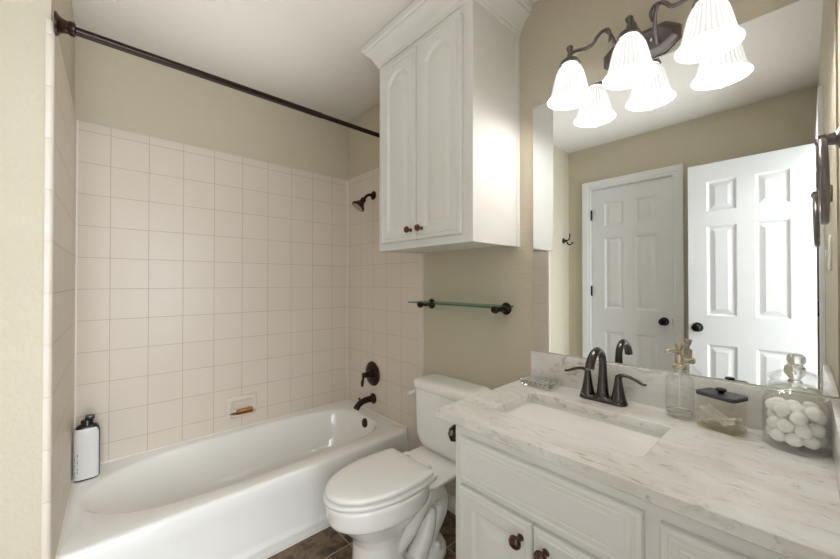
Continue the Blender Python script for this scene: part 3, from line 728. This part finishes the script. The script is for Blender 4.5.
MB().box(1.379, XW - 0.001, YF + 0.001, 0.800, CT, 0.9245, 0.0015).build('backsplash', M['quartz'], ct, angle=35)
MB().box(0.846, 1.3785, YF + 0.001, YF + 0.018, CT, 0.9245, 0.0015).build('side_splash', M['quartz'], ct, angle=35)
# sink
sk = thing('sink_basin', 'white rectangular undermount sink set below the quartz counter', 'sink', (hcx, hcy, 0.63))
m = MB()
def sr(d, r, z): return rrect(hcx, hcy, hx + d, hy + d, r, z)
m.loft([sr(0.030, 0.03, CT - 0.0405), sr(0.030, 0.03, CT - 0.0307), sr(0.006, 0.014, CT - 0.0307), sr(0.003, 0.014, CT - 0.036), sr(-0.014, 0.014, CT - 0.09), sr(-0.034, 0.014, CT - 0.145), sr(-0.044, 0.014, CT - 0.157), sr(-0.08, 0.012, CT - 0.166),
        sr(-0.08, 0.03, CT - 0.172), sr(-0.03, 0.034, CT - 0.168), sr(-0.010, 0.032, CT - 0.148), sr(0.004, 0.026, CT - 0.09), sr(0.010, 0.024, CT - 0.0405)], cap0=False)
m.bm.faces.new([m.bm.verts.new(p) for p in sr(-0.08, 0.012, CT - 0.166)])
m.build('bowl', M['porcelain'], sk, angle=32)
m = MB(); m.lathe([(0.0, 0.0), (0.022, 0.0), (0.021, 0.003), (0.0, 0.004)], (hcx + 0.02, hcy, CT - 0.166), (0, 0, 1), 24); m.build('drain', M['gunmetal'], sk)

# ------------------------------------------------------------------ faucet
FX, FY = 1.315, 0.484
fa = thing('faucet', 'dark pewter two-handle faucet with arched spout behind the sink', 'faucet', (FX, FY, CT))
m = MB()
m.loft([rrect(FX, FY, 0.026, 0.078, 0.024, CT + 0.0003), rrect(FX, FY, 0.027, 0.079, 0.025, CT + 0.005), rrect(FX, FY, 0.024, 0.076, 0.023, CT + 0.012), rrect(FX, FY, 0.019, 0.07, 0.018, CT + 0.017)])
for s in (-1, 1):   # scrolls swept along the base
    m.tube([(FX - 0.022, FY + s * 0.070, CT + 0.022), (FX - 0.028, FY + s * 0.050, CT + 0.010), (FX - 0.027, FY + s * 0.025, CT + 0.011), (FX - 0.020, FY + s * 0.006, CT + 0.026)], [0.002, 0.0035, 0.0035, 0.002], 8)
m.build('base_plate', M['gunmetal'], fa, angle=60)
m = MB(); m.tube([(FX, FY, CT + 0.010), (FX, FY, CT + 0.035), (FX + 0.001, FY, CT + 0.085), (FX + 0.001, FY, CT + 0.135), (FX - 0.010, FY, CT + 0.164), (FX - 0.042, FY, CT + 0.181), (FX - 0.079, FY, CT + 0.172), (FX - 0.104, FY, CT + 0.148), (FX - 0.111, FY, CT + 0.129)],
       [0.024, 0.0185, 0.0145, 0.0125, 0.0122, 0.0128, 0.0135, 0.0142, 0.0145], 20, 8)
m.build('spout', M['gunmetal'], fa, angle=60)
for s in (-1, 1):
    y = FY + s * 0.051
    m = MB(); m.lathe([(0.0265, 0.004), (0.026, 0.012), (0.0215, 0.026), (0.0165, 0.050), (0.0125, 0.075), (0.0105, 0.092), (0.009, 0.099), (0.0, 0.102)], (FX, y, CT), (0, 0, 1), 28)
    m.tube([(FX, y - s * 0.004, CT + 0.090), (FX, y + s * 0.006, CT + 0.099), (FX, y + s * 0.025, CT + 0.101), (FX - 0.001, y + s * 0.050, CT + 0.094), (FX - 0.002, y + s * 0.072, CT + 0.084), (FX - 0.002, y + s * 0.084, CT + 0.083)], [0.008, 0.0085, 0.0075, 0.0062, 0.0058, 0.005], 14, 8, ((0, 0, 1), 0.75))
    m.build('handle', M['gunmetal'], fa, angle=60)

# ------------------------------------------------------------------ mirror
mi = thing('mirror', 'large frameless wall mirror above the vanity splash', 'mirror', (XW, 0.37, 0.926))
MB().box(1.3955, XW - 0.0005, YF + 0.004, 0.797, 0.926, 1.984, 0.0).build('glass', M['mirror'], mi, smooth=False)
for z_ in (0.926, 1.9825): MB().box(1.3945, 1.3953, YF + 0.004, 0.797, z_, z_ + 0.002).build('polished_edge', M['backing'], mi, smooth=False)

# ------------------------------------------------------------------ vanity light
LX, LY, LZ = 1.283, 0.385, 2.041
vl = thing('vanity_light', 'three-shade pewter vanity light with lit ribbed glass shades above the mirror', 'light fixture', (XW, LY, LZ))
m = MB()
def oct_ring(hy, hz, ch, x): return [(x, LY + y, LZ + z) for y, z in ((hy, -hz + ch), (hy, hz - ch), (hy - ch * 0.6, hz - ch * 0.5), (hy - ch * 1.3, hz), (-hy + ch * 1.3, hz), (-hy + ch * 0.6, hz - ch * 0.5), (-hy, hz - ch), (-hy, -hz + ch), (-hy + ch * 0.6, -hz + ch * 0.5), (-hy + ch * 1.3, -hz), (hy - ch * 1.3, -hz), (hy - ch * 0.6, -hz + ch * 0.5))]
m.loft([oct_ring(0.118, 0.052, 0.032, XW - 0.0005), oct_ring(0.118, 0.052, 0.032, XW - 0.010), oct_ring(0.110, 0.045, 0.03, XW - 0.013), oct_ring(0.104, 0.040, 0.028, XW - 0.019), oct_ring(0.094, 0.033, 0.025, XW - 0.024)])
m.build('backplate', M['nickel'], vl, angle=25)
for s in (-1, 1):
    m = MB(); m.sphere((XW - 0.025, LY + s * 0.040, LZ), 0.007); m.build('screw_cap', M['chrome'], vl)
BULBS = []
for i, yy in enumerate((0.583, 0.385, 0.183)):
    s = 1 if i == 0 else -1 if i == 2 else 0
    m = MB()
    if s:
        m.tube([(XW - 0.022, LY + s * 0.055, LZ - 0.018), (XW - 0.055, LY + s * 0.058, LZ + 0.006), (XW - 0.090, LY + s * 0.066, LZ + 0.040), (LX + 0.010, LY + s * 0.082, LZ + 0.056), (LX, LY + s * 0.100, LZ + 0.040), (LX, LY + s * 0.115, LZ + 0.022), (LX, LY + s * 0.140, LZ + 0.018), (LX, LY + s * 0.170, LZ + 0.026), (LX, yy, LZ + 0.028)], 0.0058, 12, 8)
        m.tube([(LX + 0.010, LY + s * 0.082, LZ + 0.056), (LX + 0.004, LY + s * 0.068, LZ + 0.050), (LX + 0.002, LY + s * 0.060, LZ + 0.030), (LX + 0.006, LY + s * 0.064, LZ + 0.006)], [0.0058, 0.0055, 0.005, 0.0035], 10, 8)
    else:
        m.tube([(XW - 0.022, LY, LZ - 0.018), (XW - 0.060, LY, LZ + 0.012), (XW - 0.085, LY, LZ + 0.050), (LX + 0.014, LY, LZ + 0.056), (LX, LY, LZ + 0.030)], 0.0058, 12, 8)
        m.tube([(XW - 0.080, LY, LZ + 0.046), (XW - 0.062, LY, LZ + 0.058), (XW - 0.050, LY, LZ + 0.046), (XW - 0.056, LY, LZ + 0.032)], [0.0055, 0.0055, 0.005, 0.0035], 10, 8)
    m.build('arm', M['nickel'], vl, angle=60)
    zt = 2.036
    m = MB(); m.lathe([(0.0, 0.026), (0.034, 0.026), (0.036, 0.022), (0.030, 0.008), (0.018, 0.0), (0.010, -0.006), (0.009, -0.016), (0.0, -0.018)], (LX, yy, zt + 0.012), (0, 0, -1), 28)
    m.build('socket_cup', M['nickel'], vl)
    m = MB(); m.lathe([(0.007, 0), (0.006, 0.012), (0.010, 0.018), (0.012, 0.028), (0.007, 0.034), (0.0, 0.036)], (LX, yy, zt + 0.026), (0, 0, 1), 20)
    m.build('finial', M['nickel'], vl)
    prof = [(0.031, 0.0), (0.038, 0.008), (0.047, 0.028), (0.054, 0.056), (0.059, 0.080), (0.064, 0.100), (0.071, 0.114), (0.078, 0.121)]
    inner = [(r - 0.003, h) for r, h in prof]
    pr = prof + [(0.0785, 0.1235)] + list(reversed(inner))
    m = MB(); m.lathe(pr, (LX, yy, zt - 0.0175), (0, 0, -1), 256, cap0=False, cap1=False, rfun=lambda t, r, h: 0.0010 * math.cos(32 * t))
    so = m.build('shade', M['shade'], vl, angle=60)
    at = so.data.attributes.new('rib', 'FLOAT', 'POINT'); ox, oy = LX - XW, yy - LY
    for v in so.data.vertices:
        at.data[v.index].value = (0.5 + 0.5 * math.cos(32 * math.atan2(v.co.y - oy, v.co.x - ox) + PI * 0.3)) ** 0.8
    m = MB(); m.lathe([(0.010, 0.0), (0.013, 0.022), (0.019, 0.036), (0.0265, 0.060), (0.027, 0.072), (0.022, 0.088), (0.010, 0.098), (0.0, 0.100)], (LX, yy, zt - 0.0145), (0, 0, -1), 24)
    bu = m.build('bulb', M['bulb'], vl)
    l = bpy.data.lights.new('bulb_light', 'POINT'); l.energy = LAMP_POWER; l.color = (1.0, 0.97, 0.93); l.shadow_soft_size = 0.03
    lo = bpy.data.objects.new('bulb_light', l); C.objects.link(lo); lo.parent = vl; lo.location = Vector((LX, yy, zt - 0.142)) - Vector((XW, LY, LZ))

# ------------------------------------------------------------------ towel ring, hook, switch
tr_ = thing('towel_ring', 'pewter towel ring on the wall beside the mirror edge', 'towel ring', (1.07, YF, 1.50))
m = MB(); m.lathe([(0.0, 0), (0.026, 0), (0.028, 0.004), (0.022, 0.010), (0.020, 0.014), (0.013, 0.018), (0.010, 0.030), (0.009, 0.028), (0.012, 0.030), (0.012, 0.041), (0.006, 0.045), (0.0, 0.046)], (1.07, YF, 1.505), (0, 1, 0), 28); m.build('post', M['nickel'], tr_)
ring = [(1.07 + 0.080 * math.sin(2 * PI * k / 48), YF + 0.036 - 0.003 * (1 - math.cos(2 * PI * k / 48)) / 2, 1.422 + 0.080 * math.cos(2 * PI * k / 48)) for k in range(49)]
m = MB(); m.tube(ring, 0.0062, 14, 2); m.build('ring', M['nickel'], tr_, angle=60)
hk = thing('robe_hook', 'black double robe hook on the painted wall, mirrored beside the closet door', 'hook', (-0.385, YS, 1.60))
m = MB(); m.lathe([(0.0, 0), (0.026, 0), (0.026, 0.004), (0.012, 0.014), (0.009, 0.03), (0.0, 0.031)], (-0.385, YS, 1.605), (0, -1, 0), 24); m.build('base', M['blackmetal'], hk)
m = MB(); m.tube([(-0.385, YS - 0.024, 1.606), (-0.385, YS - 0.045, 1.610), (-0.385, YS - 0.058, 1.628), (-0.385, YS - 0.060, 1.652)], [0.006, 0.006, 0.005, 0.005], 10)
m.sphere((-0.385, YS - 0.060, 1.656), 0.008); m.build('upper_prong', M['blackmetal'], hk)
m = MB(); m.tube([(-0.385, YS - 0.024, 1.604), (-0.385, YS - 0.034, 1.588), (-0.385, YS - 0.045, 1.570), (-0.385, YS - 0.066, 1.566), (-0.385, YS - 0.084, 1.578)], [0.006, 0.006, 0.006, 0.005, 0.005], 10)
m.sphere((-0.385, YS - 0.086, 1.580), 0.008); m.build('lower_prong', M['blackmetal'], hk)
sw = thing('light_switch', 'ivory light switch plate mirrored at the far right below the towel ring', 'light switch', (0.98, YF, 1.32))
MB().box(0.935, 1.01, YF, YF + 0.006, 1.262, 1.378, 0.002).build('plate', M['switch'], sw)
MB().box(0.966, 0.979, YF + 0.0062, YF + 0.014, 1.308, 1.332, 0.002).build('toggle', M['switch'], sw)

# ------------------------------------------------------------------ counter things
# clear glass soap dish
ds = thing('glass_soap_dish', 'clear cut glass soap dish on the counter by the splash', 'soap dish', (1.318, 0.725, CT))
m = MB()
m.loft([rrect(1.318, 0.725, 0.040, 0.058, 0.008, CT + 0.0004), rrect(1.318, 0.725, 0.042, 0.060, 0.008, CT + 0.006), rrect(1.318, 0.725, 0.050, 0.068, 0.010, CT + 0.020), rrect(1.318, 0.725, 0.052, 0.070, 0.010, CT + 0.023), rrect(1.318, 0.725, 0.048, 0.066, 0.010, CT + 0.0235), rrect(1.318, 0.725, 0.038, 0.056, 0.008, CT + 0.011)])
m.build('dish', M['cutglass'], ds, angle=30)
m = MB()
for k in range(5):
    y = 0.725 - 0.040 + k * 0.020
    m.lathe([(0.0, 0), (0.0032, 0.0), (0.0032, 0.066), (0, 0.066)], (1.285, y, CT + 0.0145), (1, 0, 0), 10)
m.build('ribs', M['cutglass'], ds)
# soap dispenser
SPX, SPY = 1.336, 0.2655
di = thing('soap_dispenser', 'clear glass soap dispenser with champagne metal pump by the splash', 'soap dispenser', (SPX, SPY, CT))
outer = [(0.0, 0.0004), (0.034, 0.0004), (0.037, 0.004), (0.037, 0.110), (0.035, 0.120), (0.026, 0.130), (0.017, 0.136), (0.015, 0.142), (0.015, 0.150)]
inner = [(0.012, 0.150), (0.012, 0.140), (0.024, 0.127), (0.032, 0.118), (0.0345, 0.108), (0.0345, 0.012), (0.032, 0.009), (0.0, 0.009)]
m = MB(); m.lathe(outer + inner, (SPX, SPY, CT), (0, 0, 1), 40, False, False); bt = m.build('bottle', M['glass'], di, angle=60)
m = MB(); m.lathe([(0.0, 0.0), (0.032, 0.0), (0.0338, 0.004), (0.0338, 0.010), (0.0, 0.010)], (SPX, SPY, CT + 0.0095), (0, 0, 1), 36); m.build('liquid_soap', M['liquid'], di)
m = MB(); m.lathe([(0.0, 0), (0.0035, 0.0), (0.0035, 0.118), (0, 0.118)], (SPX, SPY, CT + 0.030), (0, 0, 1), 12); m.build('dip_tube', M['plastic_white'], di)
m = MB(); m.lathe([(0.0, 0.149), (0.019, 0.149), (0.020, 0.153), (0.020, 0.163), (0.016, 0.166), (0.0, 0.166)], (SPX, SPY, CT), (0, 0, 1), 28); m.build('collar', M['brass'], di)
m = MB(); m.lathe([(0.0, 0.166), (0.0115, 0.166), (0.0115, 0.194), (0.005, 0.196), (0.005, 0.206), (0.008, 0.209), (0.012, 0.224), (0.011, 0.227), (0.0, 0.227)], (SPX, SPY, CT), (0, 0, 1), 24)
m.tube([(SPX, SPY, CT + 0.200), (SPX - 0.010, SPY + 0.012, CT + 0.203), (SPX - 0.020, SPY + 0.026, CT + 0.203), (SPX - 0.022, SPY + 0.029, CT + 0.195)], [0.0055, 0.0055, 0.005, 0.0045], 10)
m.build('pump', M['brass'], di, angle=60)
# cotton swab box, turned a little
ang = math.atan2(0.108, 0.042) - PI / 2
fl_ = Vector((1.296, 0.219, CT)); dU = Vector((-0.362, -0.932, 0)); dD = Vector((0.932, -0.362, 0))
bw, bd, bh = 0.094, 0.066, 0.090
bcx = fl_ + dU * bw / 2 + dD * bd / 2
mt = Matrix(((dD.x, dU.x, 0, bcx.x), (dD.y, dU.y, 0, bcx.y), (0, 0, 1, CT), (0, 0, 0, 1)))
bxo = thing('swab_box', 'rectangular glass box with charcoal lid holding cotton swabs', 'glass box', bcx)
def rbm(hx, hy, r, z): return [mt @ Vector(p) for p in rrect(0, 0, hx, hy, r, z)]
m = MB(); m.loft([rbm(bd / 2 - 0.002, bw / 2 - 0.002, 0.007, 0.0147), rbm(bd / 2, bw / 2, 0.008, 0.016), rbm(bd / 2, bw / 2, 0.008, bh), rbm(bd / 2 - 0.004, bw / 2 - 0.004, 0.006, bh), rbm(bd / 2 - 0.004, bw / 2 - 0.004, 0.006, 0.0165)]); m.build('glass_body', M['glass_amber'], bxo, angle=40)
m = MB(); m.loft([rbm(bd / 2 - 0.003, bw / 2 - 0.003, 0.008, 0.0004), rbm(bd / 2, bw / 2, 0.008, 0.003), rbm(bd / 2, bw / 2, 0.008, 0.0120), rbm(bd / 2 - 0.002, bw / 2 - 0.002, 0.007, 0.0145)]); m.build('glass_base', M['glass_base'], bxo, angle=40)
m = MB(); m.loft([rbm(bd / 2 + 0.001, bw / 2 + 0.001, 0.010, bh + 0.0004), rbm(bd / 2 + 0.003, bw / 2 + 0.003, 0.012, bh + 0.002), rbm(bd / 2 + 0.003, bw / 2 + 0.003, 0.012, bh + 0.010), rbm(bd / 2 + 0.001, bw / 2 + 0.001, 0.010, bh + 0.012)])
ld = m.build('lid', M['charcoal'], bxo, angle=40)
m = MB(); kc = mt @ Vector((0, 0, bh + 0.012)); m.lathe([(0.0, 0.0), (0.007, 0.0), (0.007, 0.003), (0.011, 0.006), (0.013, 0.010), (0.010, 0.014), (0.0, 0.0155)], kc, (0, 0, 1), 24); m.build('knob', M['black'], ld)
# swabs lying in the box
def swab_mesh():
    m = MB(); m.lathe([(0.0, -0.037), (0.0020, -0.036), (0.0026, -0.032), (0.0024, -0.027), (0.0011, -0.025), (0.0011, 0.025), (0.0024, 0.027), (0.0026, 0.032), (0.0020, 0.036), (0.0, 0.037)], (0, 0, 0), (0, 1, 0), 10)
    return m
s0 = swab_mesh().build('cotton_swab', M['swab'])
tag(s0, 'cotton swab lying in the glass box with the charcoal lid', 'cotton swab', 'cotton swabs in the glass box')
random.seed(11)
for k in range(13):
    o = s0 if k == 0 else s0.copy()
    if k: C.objects.link(o)
    xx = -0.0255 + k * 0.0042
    tilt = (0.50 if k % 2 == 0 else -0.26) + random.uniform(-0.08, 0.08)
    cz = 0.0168 + 0.0030 + 0.037 * abs(math.sin(tilt)) + 0.0004
    cy_ = (-0.010 if k % 2 == 0 else 0.006) + random.uniform(-0.004, 0.004)
    o.matrix_world = mt @ Matrix.Translation((xx, cy_, cz)) @ Matrix.Rotation(-tilt, 4, 'X')
# cotton jar
JX, JY = 1.300, 0.0192
jr = thing('cotton_jar', 'round clear glass apothecary jar filled with cotton balls', 'jar', (JX, JY, CT))
outer = [(0.0, 0.0004), (0.056, 0.0004), (0.0595, 0.004), (0.0600, 0.012), (0.0600, 0.112), (0.058, 0.120), (0.054, 0.126), (0.053, 0.130), (0.056, 0.1335)]
inner = [(0.053, 0.1335), (0.050, 0.130), (0.0515, 0.125), (0.056, 0.118), (0.0575, 0.111), (0.0575, 0.016), (0.055, 0.013), (0.0, 0.013)]
m = MB(); m.lathe(outer + inner, (JX, JY, CT), (0, 0, 1), 64, False, False); m.build('body', M['glass'], jr, angle=50)
lo_ = [(0.0575, 0.1340), (0.0600, 0.1365), (0.0605, 0.1395), (0.058, 0.1425), (0.050, 0.149), (0.038, 0.157), (0.022, 0.163), (0.0, 0.1655)]
li_ = [(0.0, 0.162), (0.020, 0.160), (0.036, 0.154), (0.048, 0.145), (0.0535, 0.1365)]
M['glass_lid'] = glass('clear_lid_glass', (0.985, 0.99, 0.985, 1), 1.6)
m = MB(); m.lathe(li_ + [(0.0535, 0.1340)] + lo_, (JX, JY, CT), (0, 0, 1), 64, False, False)
jl = m.build('lid', M['glass_lid'], jr, angle=50)
m = MB(); m.lathe([(0.0, 0.1660), (0.014, 0.1658), (0.011, 0.170), (0.010, 0.174), (0.013, 0.179), (0.0185, 0.186), (0.020, 0.194), (0.0185, 0.204), (0.012, 0.210), (0.0, 0.212)], (JX, JY, CT), (0, 0, 1), 40)
m.build('knob', M['cutglass'], jl, angle=60)
# cotton balls: a small packing settled by relaxation
random.seed(7)
br_, jr_in, zfl = 0.0172, 0.0562, CT + 0.0135
pts = []
for layer in range(3):
    for kk in range(8):
        a = 2 * PI * kk / 8 + layer * 0.39
        pts.append([JX + 0.040 * math.cos(a), JY + 0.040 * math.sin(a), zfl + br_ + layer * 0.027])
    for kk in range(3):
        a = 2 * PI * kk / 3 + layer * 0.6
        pts.append([JX + 0.015 * math.cos(a), JY + 0.015 * math.sin(a), zfl + br_ + layer * 0.028])
pts = pts[:33]
for it in range(260):
    for p in pts: p[2] -= 0.0003
    for i in range(len(pts)):
        for j in range(i + 1, len(pts)):
            d = [pts[i][q] - pts[j][q] for q in range(3)]; L = math.sqrt(sum(x * x for x in d)) or 1e-6
            if L < 2 * br_:
                f = (2 * br_ - L) / 2 / L
                for q in range(3): pts[i][q] += d[q] * f; pts[j][q] -= d[q] * f
    for p in pts:
        p[2] = min(max(p[2], zfl + br_), zfl + 0.086)
        dx, dy = p[0] - JX, p[1] - JY; L = math.hypot(dx, dy)
        if L > jr_in - br_ - 0.0006: f = (jr_in - br_ - 0.0006) / L; p[0] = JX + dx * f; p[1] = JY + dy * f
balls = []
for v in range(3):
    t = bmesh.new(); bmesh.ops.create_icosphere(t, subdivisions=3, radius=br_)
    ph = [random.uniform(0, 6.28) for _ in range(6)]
    for vv in t.verts:
        d = vv.co.normalized()
        vv.co *= 1 - 0.10 * (0.5 + 0.5 * math.sin(3.1 * d.x * 2 + ph[0]) * math.sin(2.7 * d.y * 2 + ph[1])) - 0.05 * (0.5 + 0.5 * math.sin(9 * d.z + ph[2]) * math.sin(8 * d.x + ph[3]))
    m = MB(); m.add(t); b0 = m.build('cotton_ball', M['cotton']); balls.append(b0)
for i, p in enumerate(pts):
    o = balls[i] if i < 3 else balls[i % 3].copy()
    if i >= 3: C.objects.link(o)
    o.location = p; o.rotation_euler = (random.uniform(0, 6), random.uniform(0, 6), random.uniform(0, 6))
    tag(o, 'white cotton ball heaped in the round glass jar', 'cotton ball', 'cotton balls in the jar')
